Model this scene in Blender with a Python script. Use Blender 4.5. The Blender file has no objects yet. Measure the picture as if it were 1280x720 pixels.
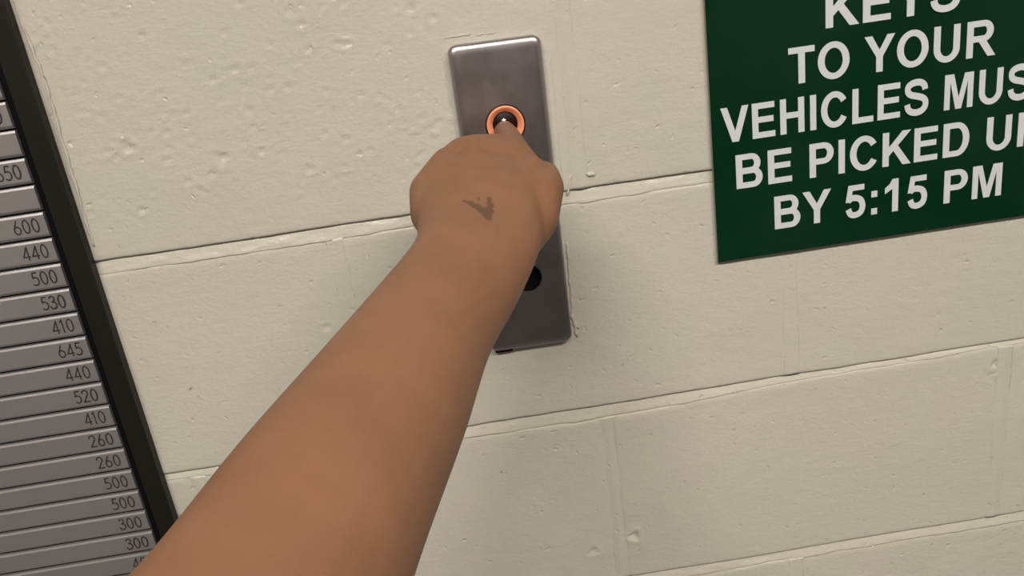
import bpy, bmesh, math, random
import numpy as np
from mathutils import Matrix, Vector

# ---------------------------------------------------------------- camera, world, lights, exposure
scene = bpy.context.scene
COL = scene.collection
random.seed(7)

cam_data = bpy.data.cameras.new('camera')
cam_data.sensor_width = 36.0
cam_data.lens = 1044.3 / 1280 * 36
cam_data.clip_start = 0.02
cam = bpy.data.objects.new('camera', cam_data)
COL.objects.link(cam)
RIGHT = Vector((0.98796, -0.08019, -0.13227))
UP = Vector((0.15153, 0.32993, 0.93176))
BACK = Vector((-0.03108, -0.94059, 0.33811))
CAM = Vector((0.0, -0.726, 1.2098))
cam.matrix_world = Matrix(((RIGHT.x, UP.x, BACK.x, CAM.x), (RIGHT.y, UP.y, BACK.y, CAM.y),
                           (RIGHT.z, UP.z, BACK.z, CAM.z), (0, 0, 0, 1)))
scene.camera = cam

world = bpy.data.worlds.new('world')
scene.world = world
world.use_nodes = True
world.node_tree.nodes['Background'].inputs[0].default_value = (0.9, 0.92, 1.0, 1)
world.node_tree.nodes['Background'].inputs[1].default_value = 0.05

scene.view_settings.view_transform = 'Standard'
scene.view_settings.look = 'None'
scene.view_settings.gamma = 1.0
scene.view_settings.use_curve_mapping = False
scene.view_settings.exposure = 0.0

CEIL = 2.70
# ceiling luminaires, the right one added as side fill: x, y, length, width, watts, turn
LIGHTS = [(-0.50, -1.85, 1.2, 0.30, 58.0, 0.0), (1.10, -1.85, 1.2, 0.30, 47.0, 0.0)]

# ---------------------------------------------------------------- helpers
def link(o, parent=None):
    COL.objects.link(o)
    if parent is not None:
        o.parent = parent
    return o

def mesh_obj(name, verts, faces, mat, parent=None, smooth=False, loc=None):
    me = bpy.data.meshes.new(name)
    me.from_pydata([tuple(v) for v in verts], [], [tuple(f) for f in faces])
    me.update()
    if mat is not None:
        me.materials.append(mat)
    if smooth:
        me.shade_smooth()
    o = bpy.data.objects.new(name, me)
    if loc is not None:
        o.location = loc
    return link(o, parent)

def bm_obj(name, bm, mat, parent=None, smooth=False):
    bmesh.ops.recalc_face_normals(bm, faces=bm.faces[:])
    me = bpy.data.meshes.new(name)
    bm.to_mesh(me)
    bm.free()
    me.materials.append(mat)
    if smooth:
        me.shade_smooth()
    return link(bpy.data.objects.new(name, me), parent)

def tag(o, label=None, cat=None, group=None, kind=None):
    if label: o['label'] = label
    if cat: o['category'] = cat
    if group: o['group'] = group
    if kind: o['kind'] = kind
    return o

def empty(name, loc=(0, 0, 0)):
    o = bpy.data.objects.new(name, None)
    o.location = loc
    return link(o)

def add_box(bm, x0, x1, y0, y1, z0, z1, bevel=0.0, seg=2):
    m = Matrix.Translation(((x0 + x1) / 2, (y0 + y1) / 2, (z0 + z1) / 2)) @ Matrix.Diagonal((x1 - x0, y1 - y0, z1 - z0, 1))
    r = bmesh.ops.create_cube(bm, size=1.0, matrix=m)
    if bevel > 0:
        es = list({e for v in r['verts'] for e in v.link_edges})
        bmesh.ops.bevel(bm, geom=es, offset=bevel, segments=seg, profile=0.5, affect='EDGES')
    return r

def lathe(bm, prof, cx, cz, n=48):
    """prof: list of (radius, y); spun round the y axis through (cx, cz)"""
    rings = []
    for r, y in prof:
        if r < 1e-6:
            rings.append([bm.verts.new((cx, y, cz))])
        else:
            rings.append([bm.verts.new((cx + r * math.cos(2 * math.pi * i / n), y, cz + r * math.sin(2 * math.pi * i / n))) for i in range(n)])
    for a, b in zip(rings[:-1], rings[1:]):
        for i in range(n):
            j = (i + 1) % n
            if len(a) == 1 and len(b) > 1: bm.faces.new((a[0], b[i], b[j]))
            elif len(b) == 1 and len(a) > 1: bm.faces.new((a[i], a[j], b[0]))
            elif len(a) > 1: bm.faces.new((a[i], a[j], b[j], b[i]))

# ---------------------------------------------------------------- materials
def new_mat(name, col, rough=0.5, metal=0.0, spec=0.5):
    m = bpy.data.materials.new(name)
    m.use_nodes = True
    b = m.node_tree.nodes['Principled BSDF']
    b.inputs['Base Color'].default_value = (*col, 1)
    b.inputs['Roughness'].default_value = rough
    b.inputs['Metallic'].default_value = metal
    b.inputs['Specular IOR Level'].default_value = spec
    return m, m.node_tree.nodes, m.node_tree.links, b

def noise(N, L, scale, detail=3, vec=None, rough=0.5):
    n = N.new('ShaderNodeTexNoise')
    n.inputs['Scale'].default_value = scale
    n.inputs['Detail'].default_value = detail
    n.inputs['Roughness'].default_value = rough
    if vec is not None: L.new(vec, n.inputs['Vector'])
    return n

def geo_pos(N):
    return N.new('ShaderNodeNewGeometry').outputs['Position']

def mix_col(N, L, fac, a, b):
    m = N.new('ShaderNodeMix'); m.data_type = 'RGBA'
    for s, v in (('A', a), ('B', b)):
        i = [k for k in m.inputs if k.name == s and k.type == 'RGBA'][0]
        if isinstance(v, tuple): i.default_value = (*v, 1)
        else: L.new(v, i)
    f = m.inputs[0]
    if isinstance(fac, float): f.default_value = fac
    else: L.new(fac, f)
    return [k for k in m.outputs if k.type == 'RGBA'][0]

def ramp(N, L, src, p0, p1, v0=0.0, v1=1.0):
    r = N.new('ShaderNodeMapRange')
    r.inputs['From Min'].default_value = p0; r.inputs['From Max'].default_value = p1
    r.inputs['To Min'].default_value = v0; r.inputs['To Max'].default_value = v1
    r.interpolation_type = 'SMOOTHSTEP'
    L.new(src, r.inputs['Value'])
    return r.outputs['Result']

def math_n(N, L, op, a, b=None):
    m = N.new('ShaderNodeMath'); m.operation = op
    for i, v in enumerate((a, b)):
        if v is None: continue
        if isinstance(v, (int, float)): m.inputs[i].default_value = v
        else: L.new(v, m.inputs[i])
    return m.outputs[0]

def bump(N, L, h, dist, strength=1.0):
    b = N.new('ShaderNodeBump')
    b.inputs['Strength'].default_value = strength
    b.inputs['Distance'].default_value = dist
    L.new(h, b.inputs['Height'])
    return b.outputs['Normal']

def paint_material(name):
    m, N, L, b = new_mat(name, (0.57, 0.525, 0.43), 0.33)
    P = geo_pos(N)
    n1 = noise(N, L, 7, 3, P)
    c = mix_col(N, L, ramp(N, L, n1.outputs['Fac'], 0.35, 0.7), (0.62, 0.595, 0.51), (0.65, 0.60, 0.53))
    # small grey scuffs where the paint is chipped
    n2 = noise(N, L, 55, 2, P)
    n3 = noise(N, L, 4.5, 1, P)
    sc = math_n(N, L, 'MULTIPLY', ramp(N, L, n2.outputs['Fac'], 0.73, 0.77), ramp(N, L, n3.outputs['Fac'], 0.55, 0.62))
    c = mix_col(N, L, sc, c, (0.22, 0.21, 0.19))
    L.new(c, b.inputs['Base Color'])
    mp = N.new('ShaderNodeVectorMath'); mp.operation = 'MULTIPLY'
    mp.inputs[1].default_value = (1, 1, 1.6); L.new(P, mp.inputs[0])
    fine = noise(N, L, 230, 3, mp.outputs[0], 0.6)
    mid = noise(N, L, 70, 2, mp.outputs[0])
    h = math_n(N, L, 'ADD', math_n(N, L, 'MULTIPLY', fine.outputs['Fac'], 0.62), math_n(N, L, 'MULTIPLY', mid.outputs['Fac'], 0.7))
    wn = noise(N, L, 130, 2, P)
    wv = N.new('ShaderNodeVectorMath'); wv.operation = 'MULTIPLY_ADD'
    L.new(wn.outputs['Color'], wv.inputs[0]); wv.inputs[1].default_value = (0.011, 0.011, 0.007); L.new(P, wv.inputs[2])
    v = N.new('ShaderNodeTexVoronoi'); v.inputs['Scale'].default_value = 95; L.new(wv.outputs[0], v.inputs['Vector'])
    rnd = N.new('ShaderNodeSeparateColor'); L.new(v.outputs['Color'], rnd.inputs[0])
    keep = math_n(N, L, 'GREATER_THAN', rnd.outputs[0], 0.70)
    pit = math_n(N, L, 'MULTIPLY', ramp(N, L, v.outputs['Distance'], 0.03, 0.27, 1.0, 0.0), math_n(N, L, 'MULTIPLY', keep, rnd.outputs[1]))
    h = math_n(N, L, 'SUBTRACT', h, math_n(N, L, 'MULTIPLY', pit, 1.25))
    L.new(bump(N, L, h, 0.0012, 0.62), b.inputs['Normal'])
    rr = ramp(N, L, n1.outputs['Fac'], 0.3, 0.7, 0.17, 0.26)
    L.new(rr, b.inputs['Roughness'])
    return m

M = {}
M['paint'] = paint_material('cream_gloss_paint')
m, N, L, b = new_mat('brushed_steel', (0.49, 0.45, 0.46), 0.26, 1.0)
P = geo_pos(N)
sv = N.new('ShaderNodeVectorMath'); sv.operation = 'MULTIPLY'; sv.inputs[1].default_value = (900, 900, 6); L.new(P, sv.inputs[0])
g = noise(N, L, 1.0, 2, sv.outputs[0])
sm = noise(N, L, 45, 3, P)
L.new(math_n(N, L, 'ADD', ramp(N, L, sm.outputs['Fac'], 0.35, 0.7, 0.29, 0.34), math_n(N, L, 'MULTIPLY', g.outputs['Fac'], 0.06)), b.inputs['Roughness'])
L.new(bump(N, L, g.outputs['Fac'], 0.00006, 0.5), b.inputs['Normal'])
M['steel'] = m
M['black_metal'] = new_mat('black_anodised', (0.012, 0.010, 0.008), 0.5, 0.0, 0.3)[0]
M['black'] = new_mat('black_recess', (0.003, 0.003, 0.004), 0.8, 0.0, 0.15)[0]
m, N, L, b = new_mat('slat_silver', (0.56, 0.53, 0.53), 0.38, 0.75)
sv = N.new('ShaderNodeVectorMath'); sv.operation = 'MULTIPLY'; sv.inputs[1].default_value = (8, 8, 900); L.new(geo_pos(N), sv.inputs[0])
g = noise(N, L, 1.0, 2, sv.outputs[0])
L.new(bump(N, L, g.outputs['Fac'], 0.00004, 0.4), b.inputs['Normal'])
M['slat'] = m
M['ink'] = new_mat('engraved_black', (0.035, 0.03, 0.035), 0.5)[0]
m, N, L, b = new_mat('green_sign', (0.003, 0.030, 0.013), 0.28, 0.0, 0.3)
g = noise(N, L, 9, 2, geo_pos(N))
L.new(mix_col(N, L, ramp(N, L, g.outputs['Fac'], 0.4, 0.7), (0.0012, 0.026, 0.010), (0.003, 0.031, 0.014)), b.inputs['Base Color'])
L.new(ramp(N, L, g.outputs['Fac'], 0.3, 0.7, 0.24, 0.34), b.inputs['Roughness'])
M['green'] = m
M['sign_edge'] = new_mat('sign_core', (0.30, 0.27, 0.24), 0.5)[0]
M['letter'] = new_mat('letter_vinyl', (0.72, 0.74, 0.75), 0.4)[0]
m, N, L, b = new_mat('lit_ring', (0.72, 0.33, 0.2), 0.3)
b.inputs['Emission Color'].default_value = (1.0, 0.24, 0.09, 1)
b.inputs['Emission Strength'].default_value = 0.22
M['ring'] = m
M['button'] = new_mat('button_dark', (0.012, 0.003, 0.003), 0.45, 0.0, 0.2)[0]
m, N, L, b = new_mat('button_star', (0.9, 0.85, 0.8), 0.3)
b.inputs['Emission Color'].default_value = (1, 0.95, 0.9, 1); b.inputs['Emission Strength'].default_value = 0.6
M['star'] = m

# skin
m, N, L, b = new_mat('skin', (0.40, 0.19, 0.10), 0.55, 0.0, 0.35)
P = geo_pos(N)
b.inputs['Subsurface Weight'].default_value = 0.12
b.inputs['Subsurface Radius'].default_value = (0.006, 0.0025, 0.0012)
b.inputs['Subsurface Scale'].default_value = 1.0
n1 = noise(N, L, 16, 3, P); n2 = noise(N, L, 60, 3, P)
col = mix_col(N, L, ramp(N, L, n1.outputs['Fac'], 0.3, 0.7), (0.225, 0.106, 0.056), (0.26, 0.123, 0.066))
dark = ramp(N, L, n2.outputs['Fac'], 0.45, 0.75, 0.0, 0.25)
col = mix_col(N, L, dark, col, (0.20, 0.086, 0.046))
at = N.new('ShaderNodeAttribute'); at.attribute_name = 'birthmark'
edge_n = noise(N, L, 220, 3, P)
mk = ramp(N, L, math_n(N, L, 'ADD', at.outputs['Fac'], math_n(N, L, 'MULTIPLY', math_n(N, L, 'SUBTRACT', edge_n.outputs['Fac'], 0.5), 1.3)), 0.30, 0.75, 0.0, 0.75)
col = mix_col(N, L, mk, col, (0.085, 0.042, 0.024))
L.new(col, b.inputs['Base Color'])
pore = noise(N, L, 900, 3, P, 0.6)
hsum = math_n(N, L, 'ADD', math_n(N, L, 'MULTIPLY', pore.outputs['Fac'], 0.35), math_n(N, L, 'MULTIPLY', n2.outputs['Fac'], 0.8))
L.new(bump(N, L, hsum, 0.0006, 0.5), b.inputs['Normal'])
M['skin'] = m
M['nail'] = new_mat('nail', (0.36, 0.215, 0.16), 0.35)[0]

# room surfaces
m, N, L, b = new_mat('floor_vinyl', (0.04, 0.038, 0.036), 0.5)
g = noise(N, L, 30, 4, geo_pos(N))
L.new(mix_col(N, L, g.outputs['Fac'], (0.02, 0.019, 0.018), (0.034, 0.032, 0.030)), b.inputs['Base Color'])
M['floor'] = m
m, N, L, b = new_mat('ceiling_board', (0.62, 0.61, 0.58), 0.8)
g = noise(N, L, 120, 3, geo_pos(N))
L.new(bump(N, L, g.outputs['Fac'], 0.001, 0.5), b.inputs['Normal'])
M['ceiling'] = m
m, N, L, b = new_mat('wall_paint', (0.50, 0.46, 0.42), 0.5)
g = noise(N, L, 80, 3, geo_pos(N))
L.new(bump(N, L, g.outputs['Fac'], 0.001, 0.4), b.inputs['Normal'])
M['wall'] = m
m, N, L, b = new_mat('lamp_diffuser', (0.9, 0.9, 0.88), 0.5)
b.inputs['Emission Color'].default_value = (1, 0.96, 0.88, 1); b.inputs['Emission Strength'].default_value = 3.0
M['diffuser'] = m
M['lamp_body'] = new_mat('lamp_body', (0.8, 0.8, 0.8), 0.4)[0]

# ---------------------------------------------------------------- block wall
def vnoise(x, y, seed):
    """value noise in numpy"""
    xi = np.floor(x).astype(np.int64); yi = np.floor(y).astype(np.int64)
    fx = x - xi; fy = y - yi
    fx = fx * fx * (3 - 2 * fx); fy = fy * fy * (3 - 2 * fy)
    def h(a, c):
        v = (a * 374761393 + c * 668265263 + seed * 974634777) & 0xffffffff
        v = ((v ^ (v >> 13)) * 1274126177) & 0xffffffff
        return ((v ^ (v >> 16)) & 0xffff) / 65535.0
    return (h(xi, yi) * (1 - fx) + h(xi + 1, yi) * fx) * (1 - fy) + (h(xi, yi + 1) * (1 - fx) + h(xi + 1, yi + 1) * fx) * fy - 0.5

rng = np.random.default_rng(11)
PITS = [(rng.uniform(-0.75, 0.95), rng.uniform(0.45, 1.5), rng.uniform(0.0014, 0.0024), rng.uniform(0.0003, 0.0008)) for _ in range(200)]
PITS += [(rng.uniform(-0.33, 0.0), rng.uniform(1.06, 1.24), rng.uniform(0.0020, 0.0030), rng.choice([-0.0010, 0.0012, 0.0016])) for _ in range(150)]
PITS += [(0.1135, 0.655, 0.0045, 0.0035), (0.070, 0.645, 0.004, 0.002), (0.505, 0.775, 0.006, -0.002), (-0.150, 0.938, 0.003, 0.002),
         (-0.205, 1.105, 0.0045, 0.0018), (-0.280, 1.125, 0.004, 0.0016), (-0.134, 1.085, 0.003, 0.0018), (0.495, 0.79, 0.004, 0.002)]
PA = np.array(PITS)

BUMP_A, BUMP_B = 0.0011, 0.0004
def face_h(x, z, fine):
    """height of the painted block face towards the room"""
    h = BUMP_A * vnoise(x * 9, z * 11, 1) + BUMP_B * vnoise(x * 28, z * 33, 2)
    if fine:
        h = h + 0.00022 * vnoise(x * 85, z * 110, 3)
        near = PA[(PA[:, 0] > x.min() - .01) & (PA[:, 0] < x.max() + .01) & (PA[:, 1] > z.min() - .01) & (PA[:, 1] < z.max() + .01)]
        for px, pz, r, d in near:
            q = ((x - px) ** 2 + ((z - pz) * 1.2) ** 2) / (r * r) * (1 + 0.5 * np.sin(3 * np.arctan2(z - pz, x - px) + px * 900))
            h = h - d * np.exp(-q) + 0.35 * d * np.exp(-(np.sqrt(np.abs(q)) - 1.7) ** 2 * 3)
    return h

# bottom edge of each course of blocks (z), and where its head joints stand
EDGES = [0.0, 0.195, 0.400, 0.605, 0.814, 1.0318, 1.268, 1.462, 1.670, 1.878, 2.086, 2.294]
def bed(z, x):
    """thickness of the bed joint under the course whose bottom edge is z"""
    x = np.asarray(x, float)
    n = 0.0016 * vnoise(x * 30, x * 0 + z * 50, 5) + 0.0010 * vnoise(x * 90, x * 0 + z * 50, 6)
    if abs(z - 0.814) < 1e-6:
        t = 0.0075 + 0.0075 * np.exp(-((x - 0.075) / 0.16) ** 2) - 0.0022 * np.clip((x - 0.3) / 0.2, 0, 1)
    elif abs(z - 1.0318) < 1e-6:
        t = 0.0125 + 0 * x
    elif abs(z - 1.268) < 1e-6:
        t = 0.010 + 0 * x
    else:
        t = 0.0115 + 0 * x
    return t + n
def edge_z(z, x):
    """the line of the bottom edge of the course, a little uneven"""
    x = np.asarray(x, float)
    return z + 0.0010 * vnoise(x * 18, x * 0 + z * 31, 8) + 0.0006 * vnoise(x * 60, x * 0 + z * 31, 9)

def heads(k):
    """x of the head joints of course k"""
    z = EDGES[k]
    if abs(z - 1.0318) < 1e-6: base = [-1.150, -0.745, -0.341, 0.0975, 0.500, 0.905, 1.31, 1.715, 2.12]
    elif abs(z - 0.605) < 1e-6: base = [-1.52, -1.115, -0.71, -0.305, 0.0985, 0.5045, 0.910, 1.315, 1.72]
    elif k % 2: base = [-1.52, -1.115, -0.71, -0.305, 0.100, 0.505, 0.910, 1.315, 1.72]
    else: base = [-1.346, -0.940, -0.533, -0.127, 0.286, 0.692, 1.098, 1.504, 1.91]
    return [base[0] - .812, base[0] - .406] + base + [base[-1] + .406 * q for q in (1, 2, 3)]
WX0, WX1, WTOP = -2.6, 3.0, CEIL

wall = mesh_obj('wall_front', [], [], None)
bpy.data.objects.remove(wall)
bm = bmesh.new(); add_box(bm, WX0 - 0.12, WX1 + 0.12, 0.014, 0.20, 0.0, WTOP)
wall = bm_obj('wall_front', bm, M['wall']); tag(wall, kind='structure')

def grid_mesh(name, X, Z, Y, mat, parent, back=0.016, smooth=True):
    """front grid of (nz, nx) points plus skirts going back into the wall"""
    nz, nx = X.shape
    V = np.stack([X, Y, Z], -1).reshape(-1, 3)
    idx = np.arange(nz * nx).reshape(nz, nx)
    F = np.stack([idx[:-1, :-1], idx[:-1, 1:], idx[1:, 1:], idx[1:, :-1]], -1).reshape(-1, 4)
    ring = np.concatenate([idx[0, :], idx[1:, -1], idx[-1, -2::-1], idx[-2:0:-1, 0]])
    B = V[ring].copy(); B[:, 1] = back
    o0 = len(V); n = len(ring)
    S = np.array([[ring[i], o0 + i, o0 + (i + 1) % n, ring[(i + 1) % n]] for i in range(n)])
    V = np.concatenate([V, B]); F = np.concatenate([F, S])
    return mesh_obj(name, V.tolist(), F.tolist(), mat, parent, smooth=smooth)

def spaced(a, b, step):
    e = [0, 0.0006, 0.0014, 0.0028]
    n = max(2, int(round((b - a - 0.0056) / step)))
    return np.array([a + k for k in e[:-1]] + list(np.linspace(a + e[-1], b - e[-1], n + 1)) + [b - k for k in e[:-1]][::-1])

HG = 0.0065   # half width of a head joint
for k, z0 in enumerate(EDGES):
    z1 = EDGES[k + 1] if k + 1 < len(EDGES) else WTOP
    xs = [WX0] + [h for h in heads(k) if WX0 + .03 < h < WX1 - .03] + [WX1]
    for i in range(len(xs) - 1):
        a = xs[i] + (HG if i else 0); c = xs[i + 1] - (HG if i < len(xs) - 2 else 0)
        fine = c > -0.36 and a < 0.72 and z1 > 0.42 and z0 < 1.27
        step = 0.0026 if fine else 0.03
        ux = spaced(a, c, step); uz = spaced(0, 1, step / 0.2) if not fine else None
        if fine:
            uz = (spaced(z0, z1, step) - z0) / (z1 - z0)
        X, T = np.meshgrid(ux, uz)
        lo = edge_z(z0, X) if k else np.zeros_like(X)
        hi = (edge_z(z1, X) - bed(z1, X)) if k + 1 < len(EDGES) else np.full_like(X, WTOP)
        Z = lo + (hi - lo) * T
        h = face_h(X, Z, fine)
        # rounded arrises: sharp at the bottom, soft and flowing into the mortar at the top and sides
        dz0 = Z - lo; dz1 = hi - Z; dx = np.minimum(X - a, c - X)
        flush = not (abs(z0 - 1.0318) < 1e-6 or abs(z0 - 0.605) < 1e-6)
        h = h - 0.0010 * np.exp(-dz0 / 0.0008) - 0.0011 * np.exp(-dz1 / 0.0016) - (0.0003 if flush else 0.0008) * np.exp(-dx / (0.004 if flush else 0.003))
        wob = 0.0012 * vnoise(X * 3 + i, Z * 40, 12)
        Xw = X + wob * np.exp(-dx / 0.004)
        bl = grid_mesh('concrete_block', Xw, Z, -h, M['paint'], wall)
        # head joint to the right of this block
        if i < len(xs) - 2:
            u = np.linspace(-1, 1, 11 if fine else 5)
            vz = np.linspace(0, 1, 90 if fine else 5)
            U, T2 = np.meshgrid(u, vz)
            Xj = xs[i + 1] + U * (HG + 0.0016)
            lo2 = edge_z(z0, Xj) if k else np.zeros_like(Xj)
            hi2 = (edge_z(z1, Xj) - bed(z1, Xj)) if k + 1 < len(EDGES) else np.full_like(Xj, WTOP)
            Zj = lo2 + (hi2 - lo2) * T2
            hj = BUMP_A * vnoise(Xj * 9, Zj * 11, 1) + BUMP_B * vnoise(Xj * 28, Zj * 33, 2)
            if flush:      # filled and painted over until hardly visible
                hj = hj - 0.00028 + 0.0001 * vnoise(Xj * 60, Zj * 40, 22)
            else:
                depth = 0.0008 + 0.0006 * vnoise(Xj * 0 + i, Zj * 22, 21)
                hj = hj - depth + 0.0009 * np.exp(-(U / 0.5) ** 2) + 0.0004 * vnoise(Xj * 90, Zj * 50, 22)
            grid_mesh('mortar_joint', Xj, Zj, -hj, M['paint'], wall)
    # bed joint under the next course
    if k + 1 < len(EDGES):
        fine = 0.42 < z1 < 1.4
        def bed_strip(a, c, fine):
            nx = int((c - a) / (0.0028 if fine else 0.05)) + 2
            ux = np.linspace(a, c, nx)
            t = np.linspace(0, 1, 13 if fine else 5)
            X, T = np.meshgrid(ux, t)      # T = 0 bottom .. 1 top
            top = edge_z(z1, X); th = bed(z1, X)
            Z = top - th - 0.0008 + (th + 0.0016) * T
            hm = BUMP_A * vnoise(X * 9, Z * 11, 1) + BUMP_B * vnoise(X * 28, Z * 33, 2)
            rec = 0.0004 + 0.0034 * np.clip((T - 0.05) / 0.95, 0, 1) ** 1.25
            if fine:
                hm = hm + 0.0006 * vnoise(X * 60, Z * 200, 31) + 0.0003 * vnoise(X * 150, Z * 300, 32)
            crack = 0.0022 * np.exp(-(T / 0.07) ** 2) * np.clip(vnoise(X * 16, X * 0 + z1 * 9, 33) * 3 + 0.35, 0, 1)
            hm = hm - rec - crack
            grid_mesh('mortar_joint', X, Z, -hm, M['paint'], wall)
        if fine:
            bed_strip(WX0, -0.39, False); bed_strip(-0.39, 0.74, True); bed_strip(0.74, WX1, False)
        else:
            bed_strip(WX0, WX1, False)

# ---------------------------------------------------------------- the rest of the corridor
YR = -6.0
def structure(name, box, mat):
    bm = bmesh.new(); add_box(bm, *box)
    return tag(bm_obj(name, bm, mat), kind='structure')
structure('floor', (WX0 - .12, WX1 + .12, YR - .12, 0.20, -0.1, 0.0), M['floor'])
structure('ceiling', (WX0 - .12, WX1 + .12, YR - .12, 0.20, CEIL, CEIL + 0.1), M['ceiling'])
structure('wall_left', (WX0 - .12, WX0, YR, 0.012, 0.0, CEIL), M['wall'])
structure('wall_right', (WX1, WX1 + .12, YR, 0.012, 0.0, CEIL), M['wall'])
structure('wall_rear', (WX0 - .12, WX1 + .12, YR - .12, YR, 0.0, CEIL), M['wall'])

for i, (lx, ly, ln, wd, w, rz) in enumerate(LIGHTS):
    t = empty('ceiling_light', (lx, ly, CEIL)); t.rotation_euler[2] = rz
    tag(t, 'long white ceiling light, leftmost of the two on the ceiling' if i == 0 else 'long white fill light, added at the right of the two on the ceiling', 'light')
    bm = bmesh.new()
    for s in (-1, 1):
        add_box(bm, -ln / 2 - .02, ln / 2 + .02, s * (wd / 2 + .01) - .01, s * (wd / 2 + .01) + .01, -0.06, 0.0)
        add_box(bm, s * (ln / 2 + .01) - .01, s * (ln / 2 + .01) + .01, -wd / 2, wd / 2, -0.06, 0.0)
    bm_obj('housing', bm, M['lamp_body'], t)
    bm = bmesh.new(); add_box(bm, -ln / 2, ln / 2, -wd / 2, wd / 2, -0.035, -0.03)
    bm_obj('diffuser', bm, M['diffuser'], t)
    ld = bpy.data.lights.new('tube_light', 'AREA'); ld.shape = 'RECTANGLE'; ld.size = ln; ld.size_y = wd
    ld.energy = w; ld.color = (1.0, 0.945, 0.86)
    lo = bpy.data.objects.new('tube_light', ld); lo.location = (0, 0, -0.045); link(lo, t)

# ---------------------------------------------------------------- elevator call plate
plate = empty('call_button_plate', (0.036, -0.0005, 1.030))
plate.rotation_euler[1] = math.radians(0.6)
tag(plate, 'brushed steel elevator call plate with one lit button, screwed onto the painted block wall', 'button plate')
def rrect(hw, hh, r, n=8):
    pts = []
    for cx, cz, a0 in ((hw - r, hh - r, 0), (-hw + r, hh - r, 90), (-hw + r, -hh + r, 180), (hw - r, -hh + r, 270)):
        for i in range(n + 1):
            a = math.radians(a0 + 90 * i / n)
            pts.append((cx + r * math.cos(a), cz + r * math.sin(a)))
    return pts
HW, HH, R0 = 0.0392, 0.1393, 0.0075
BZ, HZ = 0.0695, -0.0705        # lit button and dark button above and below the centre
BX, HX = 0.0010, 0.0040
bm = bmesh.new()
loops = []
for ins, y, r in ((0, 0.0, R0), (0, -0.0045, R0), (0.0006, -0.0066, R0 - .0004), (0.0020, -0.0080, R0 - .001), (0.0048, -0.0087, R0 - .002), (0.0080, -0.00895, R0 - .003), (0.0100, -0.0090, R0 - .004)):
    loops.append([bm.verts.new((x, y, z)) for x, z in rrect(HW - ins, HH - ins, max(r, .002))])
for A, B in zip(loops[:-1], loops[1:]):
    for i in range(len(A)):
        j = (i + 1) % len(A)
        bm.faces.new((A[i], A[j], B[j], B[i]))
# face with two round holes
def circ(cx, cz, r, y, n=40):
    return [bm.verts.new((cx + r * math.cos(2 * math.pi * i / n), y, cz + r * math.sin(2 * math.pi * i / n))) for i in range(n)]
RB = 0.0172; RH = 0.0128
c1 = circ(BX, BZ, RB, -0.0090); c2 = circ(HX, HZ, RH, -0.0090)
edges = []
for lp in (loops[-1], c1, c2):
    for i in range(len(lp)):
        e = bm.edges.get((lp[i], lp[(i + 1) % len(lp)])) or bm.edges.new((lp[i], lp[(i + 1) % len(lp)]))
        edges.append(e)
bmesh.ops.triangle_fill(bm, use_beauty=True, use_dissolve=False, edges=edges)
for lp, cx, cz, r in ((c1, BX, BZ, RB), (c2, HX, HZ, RH)):
    back = circ(cx, cz, r, -0.0020)
    for i in range(len(lp)):
        j = (i + 1) % len(lp)
        bm.faces.new((lp[i], lp[j], back[j], back[i]))
cover = bm_obj('cover', bm, M['steel'], plate, smooth=True)
md = cover.modifiers.new('edge', 'EDGE_SPLIT'); md.split_angle = math.radians(50)
# lit button: bezel groove, glowing ring, dark cap, star mark
bm = bmesh.new(); lathe(bm, [(0.0, -0.0025), (0.0171, -0.0025), (0.0171, -0.0088), (0.0166, -0.0095), (0.0160, -0.0090), (0.0158, -0.004), (0, -0.004)], BX, BZ)
bm_obj('bezel', bm, M['black_metal'], plate, True)
bm = bmesh.new(); lathe(bm, [(0.0160, -0.0035), (0.0160, -0.0108), (0.0156, -0.0116), (0.0150, -0.0117), (0.0138, -0.0108), (0.0118, -0.0078), (0.0108, -0.0066), (0.0108, -0.0035)], BX, BZ)
bm_obj('lit_ring', bm, M['ring'], plate, True)
bm = bmesh.new(); lathe(bm, [(0.0108, -0.0035), (0.0107, -0.0060), (0.0100, -0.0068), (0.0, -0.0070)], BX, BZ)
btn = bm_obj('button', bm, M['button'], plate, True)
bm = bmesh.new()
pts = [bm.verts.new((BX - 0.0008 + (0.0022 if i % 2 == 0 else 0.001) * math.sin(math.pi * i / 5), -0.0072, BZ + 0.0035 + (0.0022 if i % 2 == 0 else 0.001) * math.cos(math.pi * i / 5))) for i in range(10)]
bm.faces.new(pts)
bm_obj('white_mark', bm, M['star'], btn)
# lower dark button (unlit)
bm = bmesh.new(); lathe(bm, [(0.0, -0.0040), (0.0098, -0.0040), (0.0106, -0.0046), (0.0127, -0.0085), (0.0127, -0.0021), (0, -0.0021)], HX, HZ)
bm_obj('lower_button', bm, M['black'], plate, True)

# dried paint and filler around the plate
def bead(name, pts, r, seed):
    rnd = random.Random(seed); bm = bmesh.new(); prev = None; n = 8
    for q, (x, z) in enumerate(pts):
        x += rnd.uniform(-.0006, .0006); z += rnd.uniform(-.0006, .0006)
        rr = r * rnd.uniform(0.6, 1.25) * (0.3 if q in (0, len(pts) - 1) else 1)
        d = Vector(pts[min(q + 1, len(pts) - 1)]) - Vector(pts[max(q - 1, 0)]); d.normalize()
        ring = []
        for i in range(n):
            a = 2 * math.pi * i / n
            ring.append(bm.verts.new((x - d.y * rr * math.cos(a), -0.0002 - rr * 0.75 * math.sin(a), z + d.x * rr * math.cos(a))))
        if prev:
            for i in range(n): bm.faces.new((prev[i], prev[(i + 1) % n], ring[(i + 1) % n], ring[i]))
        else: bm.faces.new(ring)
        prev = ring
    bm.faces.new(prev)
    return bm_obj(name, bm, M['paint'], wall, True)
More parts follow.
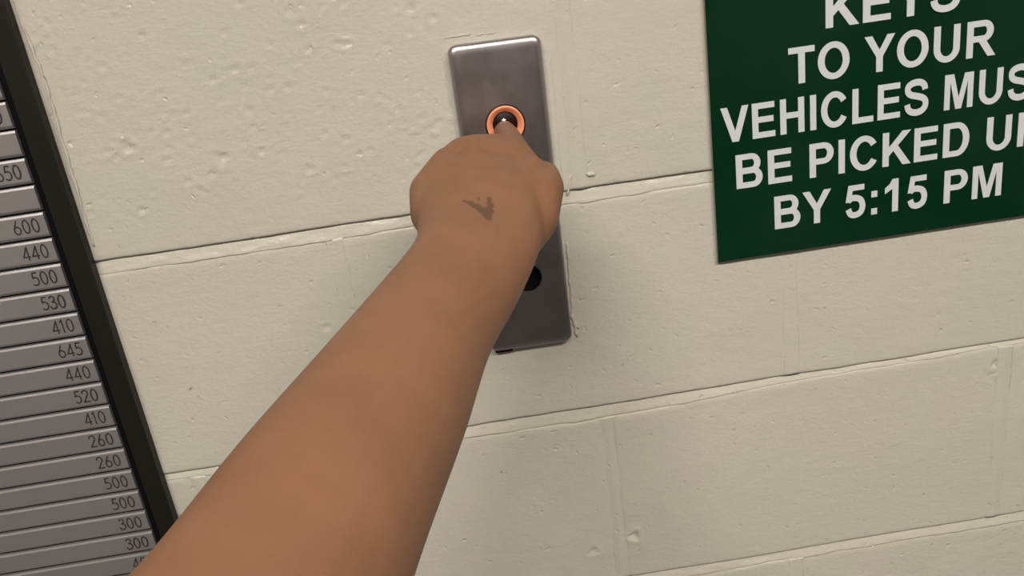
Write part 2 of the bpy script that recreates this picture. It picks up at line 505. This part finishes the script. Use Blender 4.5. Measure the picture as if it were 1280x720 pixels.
def line(a, b, n): return [(a[0] + (b[0] - a[0]) * i / n, a[1] + (b[1] - a[1]) * i / n) for i in range(n + 1)]
bead('paint_bead', line((0.0795, 0.985), (0.0772, 0.910), 26) + line((0.0772, 0.908), (0.081, 0.898), 4), 0.0015, 1)
bead('paint_bead', line((0.0765, 0.915), (0.079, 0.890), 9), 0.0020, 2)
bead('paint_bead', line((-0.002, 1.1755), (0.020, 1.1765), 9), 0.0008, 3)
bead('paint_bead', line((0.024, 1.175), (0.040, 1.1745), 7), 0.0006, 4)
bead('paint_bead', line((0.0835, 1.150), (0.0815, 1.050), 30), 0.0005, 5)
bead('paint_bead', line((-0.0065, 1.165), (-0.0065, 1.12), 14), 0.0004, 6)
bead('paint_bead', line((-0.3325, 1.235), (-0.3290, 1.190), 12) + line((-0.3290, 1.19), (-0.3320, 1.045), 40), 0.0012, 7)
bead('paint_bead', line((0.104, 1.0445), (0.112, 1.043), 6), 0.0022, 8)
bead('paint_bead', line((0.084, 1.028), (0.090, 1.046), 7), 0.0012, 9)
# black box standing in for the shade in the gap under the plate's lower corner
bm = bmesh.new(); add_box(bm, -0.0345, -0.018, -0.004, 0.0003, -0.1425, -0.1385, 0.0008)
bm_obj('gap_shade', bm, M['black'], plate)

# ---------------------------------------------------------------- lettering
def ell(cx, cy, rx, ry, a0, a1, n):
    return [(cx + rx * math.cos(math.radians(a0 + (a1 - a0) * i / n)), cy + ry * math.sin(math.radians(a0 + (a1 - a0) * i / n))) for i in range(n + 1)]
def strip_between(P, Q):
    return [[P[i], P[i + 1], Q[i + 1], Q[i]] for i in range(len(P) - 1)]
def ringstrip(cx, cy, ro, ri, a0=0, a1=360, n=28):
    return strip_between(ell(cx, cy, *ro, a0, a1, n), ell(cx, cy, *ri, a0, a1, n))
def box(x0, y0, x1, y1): return [[(x0, y0), (x1, y0), (x1, y1), (x0, y1)]]
def catmull(pts, n=6):
    out = []
    P = [pts[0]] + pts + [pts[-1]]
    for i in range(1, len(P) - 2):
        for k in range(n):
            t = k / n
            out.append(tuple(0.5 * ((2 * P[i][a]) + (-P[i - 1][a] + P[i + 1][a]) * t + (2 * P[i - 1][a] - 5 * P[i][a] + 4 * P[i + 1][a] - P[i + 2][a]) * t * t
                        + (-P[i - 1][a] + 3 * P[i][a] - 3 * P[i + 1][a] + P[i + 2][a]) * t ** 3) for a in (0, 1)))
    out.append(pts[-1]); return out
def stroke(pts, w):
    """centre line thickened to w, mitred"""
    A, B = [], []
    for i, p in enumerate(pts):
        a = pts[max(i - 1, 0)]; c = pts[min(i + 1, len(pts) - 1)]
        d1 = Vector((p[0] - a[0], p[1] - a[1])); d2 = Vector((c[0] - p[0], c[1] - p[1]))
        if d1.length < 1e-9: d1 = d2
        if d2.length < 1e-9: d2 = d1
        d1.normalize(); d2.normalize(); d = (d1 + d2)
        d = d.normalized() if d.length > 1e-6 else d1
        m_ = w / 2 / max(0.35, d.dot(d1))
        A.append((p[0] - d.y * m_, p[1] + d.x * m_)); B.append((p[0] + d.y * m_, p[1] - d.x * m_))
    return strip_between(A, B)
def D_bowl(x0, yb, yt, xr, st, bar):
    """half-oval bowl from the stem: used by B, D, P, R"""
    ry = (yt - yb) / 2; cy = (yt + yb) / 2; cx = xr - min(ry, (xr - x0) * .62)
    out = box(x0, yt - bar, cx, yt) + box(x0, yb, cx, yb + bar)
    out += ringstrip(cx, cy, (xr - cx, ry), (xr - cx - st, ry - bar), -90, 90, 14)
    return out
S_, T_ = 145, 121
def glyph(ch):
    """bold sans capitals on a 1000-unit body, cap height 716"""
    if ch == 'K': return 722, box(73, 0, 218, 716) + [[(218, 215), (218, 398), (521, 716), (716, 716)]] + [[(300, 345), (402, 448), (726, 0), (538, 0)]]
    if ch == 'E': return 667, box(73, 0, 218, 716) + box(218, 0, 616, 121) + box(218, 595, 607, 716) + box(218, 314, 581, 434)
    if ch == 'Y': return 667, box(261, 0, 406, 310) + [[(0, 716), (169, 716), (406, 310), (261, 300)], [(498, 716), (664, 716), (406, 300), (261, 310)]]
    if ch == 'T': return 611, box(234, 0, 379, 716) + box(21, 595, 590, 716)
    if ch == 'O': return 778, ringstrip(389, 358, (346, 370), (197, 246))
    if ch == 'U': return 722, box(72, 270, 217, 716) + box(500, 270, 645, 716) + ringstrip(358.5, 270, (286.5, 282), (141.5, 158), 180, 360, 20)
    if ch == 'V': return 667, [[(0, 716), (158, 716), (410, 0), (255, 0)], [(508, 716), (664, 716), (410, 0), (255, 0)], [(255, 0), (410, 0), (375, 180), (290, 180)]]
    if ch == 'H': return 722, box(73, 0, 218, 716) + box(503, 0, 648, 716) + box(218, 313, 503, 434)
    if ch == 'I': return 278, box(66, 0, 211, 716)
    if ch == 'L': return 611, box(77, 0, 222, 710) + box(222, 0, 583, 121)
    if ch == 'C': return 722, ringstrip(375, 358, (328, 370), (179, 246), 32, 330, 26)
    if ch == 'M': return 833, box(70, 0, 205, 716) + box(628, 0, 763, 716) + [[(205, 716), (286, 716), (480, 0), (347, 0)], [(205, 716), (205, 560), (347, 0), (347, 100)], [(628, 716), (547, 716), (353, 0), (486, 0)], [(628, 716), (628, 560), (486, 0), (486, 100)]]
    if ch == 'B': return 722, box(73, 0, 218, 716) + D_bowl(210, 310, 716, 630, 145, 119) + D_bowl(210, 0, 420, 668, 149, 121)
    if ch == 'P': return 667, box(73, 0, 218, 716) + D_bowl(210, 268, 716, 622, 148, 121)
    if ch == 'R': return 722, box(73, 0, 218, 716) + D_bowl(210, 298, 716, 655, 148, 121) + [[(330, 310), (480, 345), (718, 0), (546, 0)]]
    if ch == 'D': return 722, box(73, 0, 218, 716) + D_bowl(210, 0, 716, 674, 149, 121)
    if ch == 'S': return 667, stroke(catmull([(544, 500), (520, 590), (440, 648), (327, 663), (205, 640), (128, 580), (130, 480), (210, 418), (330, 385), (460, 345), (540, 280), (545, 170), (470, 85), (333, 52), (200, 80), (128, 145), (104, 235)]), 134)
    if ch == '5': return 556, box(120, 588, 488, 709) + [[(118, 709), (236, 709), (182, 345), (56, 343)]] + stroke(catmull([(112, 372), (190, 425), (290, 425), (400, 375), (445, 240), (400, 105), (275, 52), (165, 85), (112, 195)]), 132)
    if ch == '1': return 556, box(253, 0, 393, 719) + [[(79, 408), (253, 505), (253, 660), (79, 532)], [(180, 600), (253, 600), (253, 719)]]
    if ch == ':': return 333, box(98, 0, 236, 137) + box(98, 382, 236, 519)
    return 278, []

def letters(text, x0, x1, zb, cap, y, thick, mat, parent, name):
    """set the text so that its ink runs from x0 to x1; every letter a mesh of its own"""
    adv = 0; items = []
    for ch in text:
        w, polys = glyph(ch)
        items.append((ch, adv, polys)); adv += w
    ink = [adv_ + p[0] for _, adv_, pl in items for poly in pl for p in poly]
    lo, hi = min(ink), max(ink); sx = (x1 - x0) / (hi - lo); sz = cap / 716
    for ch, a, polys in items:
        if not polys: continue
        V, F = [], []; y0_ = y
        for poly in polys:
            y = y - 0.000012       # overlapping pieces never share a plane
            area = sum(poly[i][0] * poly[(i + 1) % len(poly)][1] - poly[(i + 1) % len(poly)][0] * poly[i][1] for i in range(len(poly)))
            if area < 0: poly = poly[::-1]
            n0 = len(V); n = len(poly)
            pp = [(x0 + (a + px - lo) * sx, zb + pz * sz) for px, pz in poly]
            V += [(px, y, pz) for px, pz in pp] + [(px, y + thick, pz) for px, pz in pp]
            F.append(tuple(n0 + i for i in range(n)))
            F += [(n0 + i, n0 + n + i, n0 + n + (i + 1) % n, n0 + (i + 1) % n) for i in range(n)]
        mesh_obj(name, V, F, mat, parent); y = y0_

sign = empty('notice_sign', (0.378, -0.001, 1.070))
tag(sign, 'dark green notice sign with white capital letters about vehicle keys, at the right', 'sign')
bm = bmesh.new(); add_box(bm, -0.1615, 0.1620, -0.0035, 0.0, -0.1255, 0.1250, 0.0003, 1)
panel = bm_obj('panel', bm, M['sign_edge'], sign)
bm = bmesh.new(); add_box(bm, -0.1613, 0.1618, -0.0041, -0.0034, -0.1253, 0.1248, 0.0002, 1)
bm_obj('face_sheet', bm, M['green'], sign)
for text, a, c, zb in (('KEYS', .3195, .4365, 1.1398), ('TO YOUR', .2865, .4710, 1.0970), ('VEHICLES MUST', .2252, .5300, 1.0546),
                       ('BE PICKED UP', .2368, .5190, 1.0115), ('BY 5:15 PM', .2708, .4848, .9683)):
    letters(text, a - .378, c - .378, zb - 1.070, .0308, -0.0044, .0004, M['letter'], sign, 'letter')

# ---------------------------------------------------------------- directory board with numbered slats
board = empty('directory_board', (-0.3350, 0.0, 1.03))
board.rotation_euler[1] = math.radians(-0.35)
tag(board, 'black framed directory board of silver numbered slats at the left edge', 'directory board')
BW, BT, BB = 0.56, 0.36, -0.50        # width, top and bottom about the origin
fy = -0.011
bm = bmesh.new(); add_box(bm, -BW, -0.0005, -0.0025, 0.001, BB, BT); bm_obj('back_panel', bm, M['black'], board)
fw = 0.0180
bm = bmesh.new(); add_box(bm, -fw, 0, fy, 0.001, BB, BT, 0.0012); bm_obj('frame_rail', bm, M['black_metal'], board)
bm = bmesh.new(); add_box(bm, -BW, -BW + fw, fy, 0.001, BB, BT, 0.0012); bm_obj('frame_rail', bm, M['black_metal'], board)
bm = bmesh.new(); add_box(bm, -BW + fw, -fw, fy, 0.001, BT - fw, BT, 0.0012); bm_obj('frame_rail', bm, M['black_metal'], board)
bm = bmesh.new(); add_box(bm, -BW + fw, -fw, fy, 0.001, BB, BB + fw, 0.0012); bm_obj('frame_rail', bm, M['black_metal'], board)
# black strip standing in for the shaded inner side of the frame
bm = bmesh.new(); add_box(bm, -fw - 0.0062, -fw, -0.0045, 0.0, BB + fw, BT - fw, 0.0004, 1); bm_obj('recess_shade', bm, M['black'], board)

TH = 0.105
def digit(ch):
    """light geometric figures, height 1; returns advance and polygons"""
    if ch == '0': return 0.66, ringstrip(0.33, 0.5, (0.27, 0.51), (0.27 - TH, 0.51 - TH), 0, 360, 24)
    if ch == '1': return 0.42, stroke([(0.06, 0.80), (0.22, 0.97), (0.22, 0.0)], TH)
    if ch == '2': return 0.62, stroke(catmull([(0.08, 0.72), (0.14, 0.90), (0.30, 0.965), (0.46, 0.89), (0.50, 0.72), (0.42, 0.54), (0.10, 0.06)]), TH) + box(0.03, 0.0, 0.56, TH)
    if ch == '3': return 0.60, stroke(catmull([(0.10, 0.80), (0.17, 0.92), (0.29, 0.96), (0.43, 0.88), (0.45, 0.73), (0.38, 0.60), (0.22, 0.55)]), TH) + stroke(catmull([(0.22, 0.55), (0.42, 0.50), (0.51, 0.33), (0.46, 0.13), (0.28, 0.04), (0.12, 0.10), (0.05, 0.26)]), TH)
    if ch == '4': return 0.66, stroke([(0.60, 0.25), (0.09, 0.25), (0.44, 0.92)], TH) + box(0.40, 0.0, 0.40 + TH, 1.0)
    if ch == '5': return 0.60, stroke([(0.50, 0.96), (0.19, 0.96), (0.12, 0.54)], TH) + stroke(catmull([(0.12, 0.56), (0.28, 0.62), (0.45, 0.53), (0.50, 0.33), (0.42, 0.12), (0.25, 0.045), (0.05, 0.14)]), TH)
    if ch == '6': return 0.66, ringstrip(0.33, 0.30, (0.27, 0.31), (0.27 - TH, 0.31 - TH), 0, 360, 20) + stroke([(0.105, 0.37), (0.40, 1.0)], TH)
    return 0.6, []
PITCH = 0.02322
# numbers from the uppermost slat in the photograph downwards; slats above and below carry on blank
ROWS = {0: '550', 1: '', 2: '650', 3: '', 4: '600', 5: '440', 6: '500', 7: '530', 8: '410', 9: '645', 10: '440', 11: '520', 12: '410', 13: '260', 14: '260', 15: '500', 16: '500', 17: '300', 18: '300', 19: '400'}
z_first = 1.1535 - 1.03               # lower edge of row 0
slat_mesh = None
x_r = -fw - 0.0085; x_l = -BW + fw + 0.006
r = -9
for r in range(-9, 27):
    zb = z_first - r * PITCH
    if zb + PITCH > BT - fw - 0.001 or zb < BB + fw + 0.001: continue
    if slat_mesh is None:
        h = PITCH - 0.0019; bm = bmesh.new()
        prof = [(0, 0.0), (-0.0042, 0.0), (-0.0064, 0.0018), (-0.0066, 0.0026), (-0.0066, h - 0.0020), (-0.0058, h - 0.0002), (-0.0040, h), (0, h)]
        A = [bm.verts.new((x_l, y, z)) for y, z in prof]; B = [bm.verts.new((x_r, y, z)) for y, z in prof]
        for i in range(len(prof)):
            j = (i + 1) % len(prof); bm.faces.new((A[i], A[j], B[j], B[i]))
        bm.faces.new(A); bm.faces.new(B[::-1])
        s = bm_obj('slat', bm, M['slat'], board); slat_mesh = s.data
    else:
        s = link(bpy.data.objects.new('slat', slat_mesh), board)
    s.location = (0, 0, zb + 0.0010)
    txt = ROWS.get(r, '')
    if txt:
        dh = 0.0125; sx = 0.0118; adv = sum(digit(c_)[0] for c_ in txt) * sx
        x = x_r - 0.0052 - adv
        V, F = [], []
        for c_ in txt:
            w_, polys = digit(c_)
            for poly in polys:
                area = sum(poly[i][0] * poly[(i + 1) % len(poly)][1] - poly[(i + 1) % len(poly)][0] * poly[i][1] for i in range(len(poly)))
                if area < 0: poly = poly[::-1]
                n0 = len(V)
                V += [(x + px * sx, -0.00670 - 0.000004 * len(F), 0.0050 + pz * dh) for px, pz in poly]
                F.append(tuple(range(n0, n0 + len(poly))))
            x += w_ * sx
        mesh_obj('number', V, F, M['ink'], s)

# ---------------------------------------------------------------- the arm and hand
#tipD 0.7074557071940718
RINGS = [
    ((-0.3060, -0.8295, 0.9528), (-0.0320, 0.0129, 0.0334), (0.0220, -0.0282, 0.0320)),
    ((-0.2513, -0.7586, 0.9778), (-0.0308, 0.0122, 0.0319), (0.0233, -0.0252, 0.0321)),
    ((-0.2021, -0.6794, 0.9954), (-0.0284, 0.0118, 0.0301), (0.0247, -0.0206, 0.0314)),
    ((-0.1534, -0.5973, 1.0067), (-0.0283, 0.0128, 0.0312), (0.0273, -0.0168, 0.0316)),
    ((-0.1252, -0.5347, 1.0058), (-0.0295, 0.0139, 0.0332), (0.0276, -0.0133, 0.0301)),
    ((-0.1009, -0.4871, 1.0074), (-0.0349, 0.0109, 0.0302), (0.0229, -0.0145, 0.0317)),
    ((-0.0771, -0.4243, 1.0216), (-0.0343, 0.0076, 0.0263), (0.0194, -0.0136, 0.0293)),
    ((-0.0530, -0.3623, 1.0336), (-0.0312, 0.0071, 0.0241), (0.0166, -0.0114, 0.0249)),
    ((-0.0317, -0.3057, 1.0453), (-0.0273, 0.0066, 0.0220), (0.0135, -0.0098, 0.0196)),
    ((-0.0098, -0.2579, 1.0560), (-0.0287, 0.0059, 0.0199), (0.0105, -0.0079, 0.0176)),
    ((0.0018, -0.2141, 1.0664), (-0.0383, 0.0032, 0.0110), (0.0048, -0.0060, 0.0185)),
    ((0.0037, -0.1756, 1.0790), (-0.0404, 0.0009, 0.0028), (0.0011, -0.0055, 0.0171)),
    ((0.0052, -0.1398, 1.0902), (-0.0349, 0.0007, 0.0021), (0.0008, -0.0045, 0.0143)),
]
CHAINS = [
    [(0.0010, -0.2158, 1.0617, 0.0130), (0.0220, -0.1570, 1.0793, 0.0132), (0.0353, -0.1188, 1.0922, 0.0134), (0.0365, -0.0676, 1.0928, 0.0115), (0.0360, -0.0350, 1.0947, 0.0103), (0.0360, -0.0165, 1.0945, 0.0095)],  # index
    [(-0.0040, -0.2154, 1.0624, 0.0130), (0.0037, -0.1595, 1.0855, 0.0135), (0.0062, -0.1214, 1.1000, 0.0135), (0.0068, -0.0821, 1.0941, 0.0118), (0.0071, -0.0646, 1.0747, 0.0102), (0.0073, -0.0891, 1.0657, 0.0095)],  # middle
    [(-0.0115, -0.2148, 1.0634, 0.0130), (-0.0140, -0.1652, 1.0827, 0.0130), (-0.0155, -0.1379, 1.0935, 0.0130), (-0.0171, -0.0959, 1.0859, 0.0112), (-0.0165, -0.0841, 1.0656, 0.0098), (-0.0127, -0.1074, 1.0604, 0.0090)],  # ring
    [(-0.0179, -0.2191, 1.0656, 0.0140), (-0.0289, -0.1835, 1.0749, 0.0137), (-0.0305, -0.1568, 1.0838, 0.0122), (-0.0308, -0.1228, 1.0748, 0.0100), (-0.0263, -0.1128, 1.0588, 0.0090), (-0.0206, -0.1347, 1.0575, 0.0085)],  # pinky
    [(-0.0300, -0.1504, 1.0840, 0.0125), (-0.0134, -0.1288, 1.0955, 0.0128), (0.0062, -0.1174, 1.0993, 0.0132), (0.0227, -0.1154, 1.0976, 0.0130), (0.0364, -0.1181, 1.0913, 0.0130), (0.0444, -0.1309, 1.0802, 0.0125)],  # knuckles
    [(-0.0248, -0.1211, 1.0862, 0.0110), (-0.0150, -0.1068, 1.0914, 0.0118), (-0.0020, -0.0990, 1.0966, 0.0125), (0.0066, -0.0971, 1.0968, 0.0128), (0.0187, -0.0958, 1.0954, 0.0125), (0.0311, -0.0989, 1.0941, 0.0125)],  # second knuckles
    [(0.0124, -0.1102, 1.0904, 0.0130), (0.0186, -0.0885, 1.0922, 0.0128), (0.0271, -0.0805, 1.0914, 0.0120)],  # fill
    [(0.0127, -0.1255, 1.0980, 0.0120), (0.0199, -0.1295, 1.0965, 0.0120), (0.0273, -0.1273, 1.0944, 0.0120)],  # fill3
    [(0.0111, -0.1018, 1.0957, 0.0132), (0.0207, -0.1006, 1.0941, 0.0132), (0.0303, -0.0994, 1.0924, 0.0128)],  # fill2
    [(0.0180, -0.2019, 1.0577, 0.0160), (0.0354, -0.1679, 1.0740, 0.0150), (0.0433, -0.1456, 1.0834, 0.0135)],  # dorsal
    [(0.0324, -0.1273, 1.0889, 0.0120), (0.0435, -0.1464, 1.0812, 0.0125), (0.0496, -0.1651, 1.0741, 0.0125)],  # web
    [(0.0026, -0.2334, 1.0572, 0.0165), (0.0226, -0.2088, 1.0535, 0.0160), (0.0413, -0.1856, 1.0607, 0.0142), (0.0516, -0.1594, 1.0753, 0.0132), (0.0544, -0.1256, 1.0752, 0.0122), (0.0418, -0.0969, 1.0710, 0.0110)],  # thumb
]
# raised veins and tendons: points, half width, height
VEINS = [([(-0.0170, -0.3309, 1.0575), (-0.0092, -0.3149, 1.0567), (-0.0010, -0.3008, 1.0557), (0.0067, -0.2881, 1.0546)], 0.0022, 0.00025),
         ([(-0.0218, -0.3516, 1.0538), (-0.0120, -0.3322, 1.0505), (-0.0052, -0.3164, 1.0498)], 0.0022, 0.00025),
         ([(0.0057, -0.2039, 1.0896), (0.0017, -0.2530, 1.0773), (-0.0029, -0.2838, 1.0680)], 0.0035, 0.0004),
         ([(0.0281, -0.1738, 1.0931), (0.0158, -0.2248, 1.0801), (0.0048, -0.2657, 1.0707)], 0.0035, 0.0004)]
# the brown birthmark on the back of the hand: strokes and their half width
MARK = [((-0.0061, -0.2147, 1.0882), (-0.0013, -0.2175, 1.0871), 0.0014), ((-0.0013, -0.2175, 1.0871), (0.0012, -0.2231, 1.0855), 0.0020), ((0.0012, -0.2231, 1.0855), (0.0048, -0.2268, 1.0839), 0.0028), ((0.0048, -0.2268, 1.0839), (0.0101, -0.2255, 1.0822), 0.0030), ((0.0101, -0.2255, 1.0822), (0.0104, -0.217, 1.0847), 0.0021), ((0.0104, -0.217, 1.0847), (0.0106, -0.2103, 1.0867), 0.0013), ((0.0048, -0.2268, 1.0839), (0.0078, -0.2345, 1.0803), 0.0025), ((0.0101, -0.2255, 1.0822), (0.0078, -0.2345, 1.0803), 0.0025), ((0.0036, -0.2117, 1.0881), (0.0043, -0.2149, 1.0872), 0.0011)]

def loft(bm, rings, n=28):
    """closed tube through oval sections, smoothed along its length"""
    fine = []
    R_ = [rings[0]] + rings + [rings[-1]]
    for i in range(1, len(R_) - 2):
        for k in range(5):
            t = k / 5
            sec = []
            for q in range(3):
                p0, p1, p2, p3 = (Vector(R_[i + o][q]) for o in (-1, 0, 1, 2))
                sec.append(0.5 * ((2 * p1) + (p2 - p0) * t + (2 * p0 - 5 * p1 + 4 * p2 - p3) * t * t + (3 * p1 - p0 - 3 * p2 + p3) * t ** 3))
            fine.append(sec)
    fine.append([Vector(v) for v in rings[-1]])
    prev = None
    for c, a, b_ in fine:
        ring = [bm.verts.new(c + a * math.cos(2 * math.pi * i / n) + b_ * math.sin(2 * math.pi * i / n)) for i in range(n)]
        if prev:
            for i in range(n): bm.faces.new((prev[i], prev[(i + 1) % n], ring[(i + 1) % n], ring[i]))
        else: bm.faces.new(ring[::-1])
        prev = ring
    bm.faces.new(prev)
def ball(bm, c, r, seg=20):
    bmesh.ops.create_uvsphere(bm, u_segments=seg, v_segments=12, radius=r, matrix=Matrix.Translation(c))
def chain(bm, pts):
    pts = [(Vector(p[:3]), p[3]) for p in pts]
    for c, r in pts: ball(bm, c, r)
    for (a, ra), (c, rc) in zip(pts[:-1], pts[1:]):
        d = (c - a); L_ = d.length; d.normalize()
        q = d.to_track_quat('Z', 'Y')
        A_ = []; B_ = []
        for i in range(20):
            t = 2 * math.pi * i / 20; v = q @ Vector((math.cos(t), math.sin(t), 0))
            A_.append(bm.verts.new(a + v * ra)); B_.append(bm.verts.new(c + v * rc))
        for i in range(20): bm.faces.new((A_[i], A_[(i + 1) % 20], B_[(i + 1) % 20], B_[i]))
        bm.faces.new(A_[::-1]); bm.faces.new(B_)

bm = bmesh.new()
loft(bm, RINGS)
ball(bm, Vector(RINGS[0][0]), 0.049)
for ch in CHAINS: chain(bm, ch)
bmesh.ops.recalc_face_normals(bm, faces=bm.faces[:])
me = bpy.data.meshes.new('arm_source'); bm.to_mesh(me); bm.free()
src = bpy.data.objects.new('arm_source', me); COL.objects.link(src)
rm = src.modifiers.new('r', 'REMESH'); rm.mode = 'VOXEL'; rm.voxel_size = 0.0016
sm_ = src.modifiers.new('s', 'SMOOTH'); sm_.factor = 0.5; sm_.iterations = 22
dg = bpy.context.evaluated_depsgraph_get()
body = bpy.data.meshes.new_from_object(src.evaluated_get(dg))
bpy.data.objects.remove(src)
body.name = 'person'
n = len(body.vertices)
co = np.empty(n * 3, np.float32); body.vertices.foreach_get('co', co); co = co.reshape(-1, 3).astype(float)
no = np.empty(n * 3, np.float32); body.vertices.foreach_get('normal', no) if False else body.vertex_normals.foreach_get('vector', no)
no = no.reshape(-1, 3)
def seg_dist(P_, a, b_):
    a = np.array(a); b_ = np.array(b_); ab = b_ - a
    t = np.clip(((P_ - a) @ ab) / (ab @ ab), 0, 1)
    return np.linalg.norm(P_ - (a + t[:, None] * ab), axis=1)
disp = np.zeros(n)
for pts, w, h in VEINS:
    dmin = np.min([seg_dist(co, p, q) for p, q in zip(pts[:-1], pts[1:])], axis=0)
    disp += h * np.exp(-(dmin / w) ** 2)
co2 = co + no * disp[:, None]
body.vertices.foreach_set('co', co2.astype(np.float32).ravel())
mark = np.zeros(n)
for p, q, w in MARK:
    mark = np.maximum(mark, np.exp(-(seg_dist(co, p, q) / w) ** 2 * 0.7))
at_ = body.attributes.new('birthmark', 'FLOAT', 'POINT'); at_.data.foreach_set('value', mark.astype(np.float32))
body.materials.clear(); body.materials.append(M['skin'])
body.update(); body.shade_smooth()
person = bpy.data.objects.new('person', body); link(person)
tag(person, 'bare left arm of a person reaching up, index finger pressing the lit button', 'person')

# fingernail of the index finger, laid on the fingertip
V, F = [], []
nu, nv = 9, 9
for j in range(nv):
    v = j / (nv - 1)
    for i in range(nu):
        u = -1 + 2 * i / (nu - 1)
        half = 0.0050 * (1 - 0.25 * (2 * v - 1) ** 4)
        x = 0.0362 + u * half; y = -0.0300 + 0.0125 * v + 0.0012 * (1 - u * u) * (1 if v > .5 else -1) * abs(2 * v - 1)
        ok, hit, nr, _ = person.ray_cast(Vector((x, y, 1.3)), Vector((0, 0, -1)))
        V.append(hit + nr * 0.0005 * (1 - 0.7 * abs(u) ** 4) if ok else Vector((x, y, 1.103)))
for j in range(nv - 1):
    for i in range(nu - 1):
        F.append((j * nu + i, j * nu + i + 1, (j + 1) * nu + i + 1, (j + 1) * nu + i))
nail = mesh_obj('fingernail', V, F, M['nail'], person, smooth=True)
sd = nail.modifiers.new('thickness', 'SOLIDIFY'); sd.thickness = 0.0006; sd.offset = -1
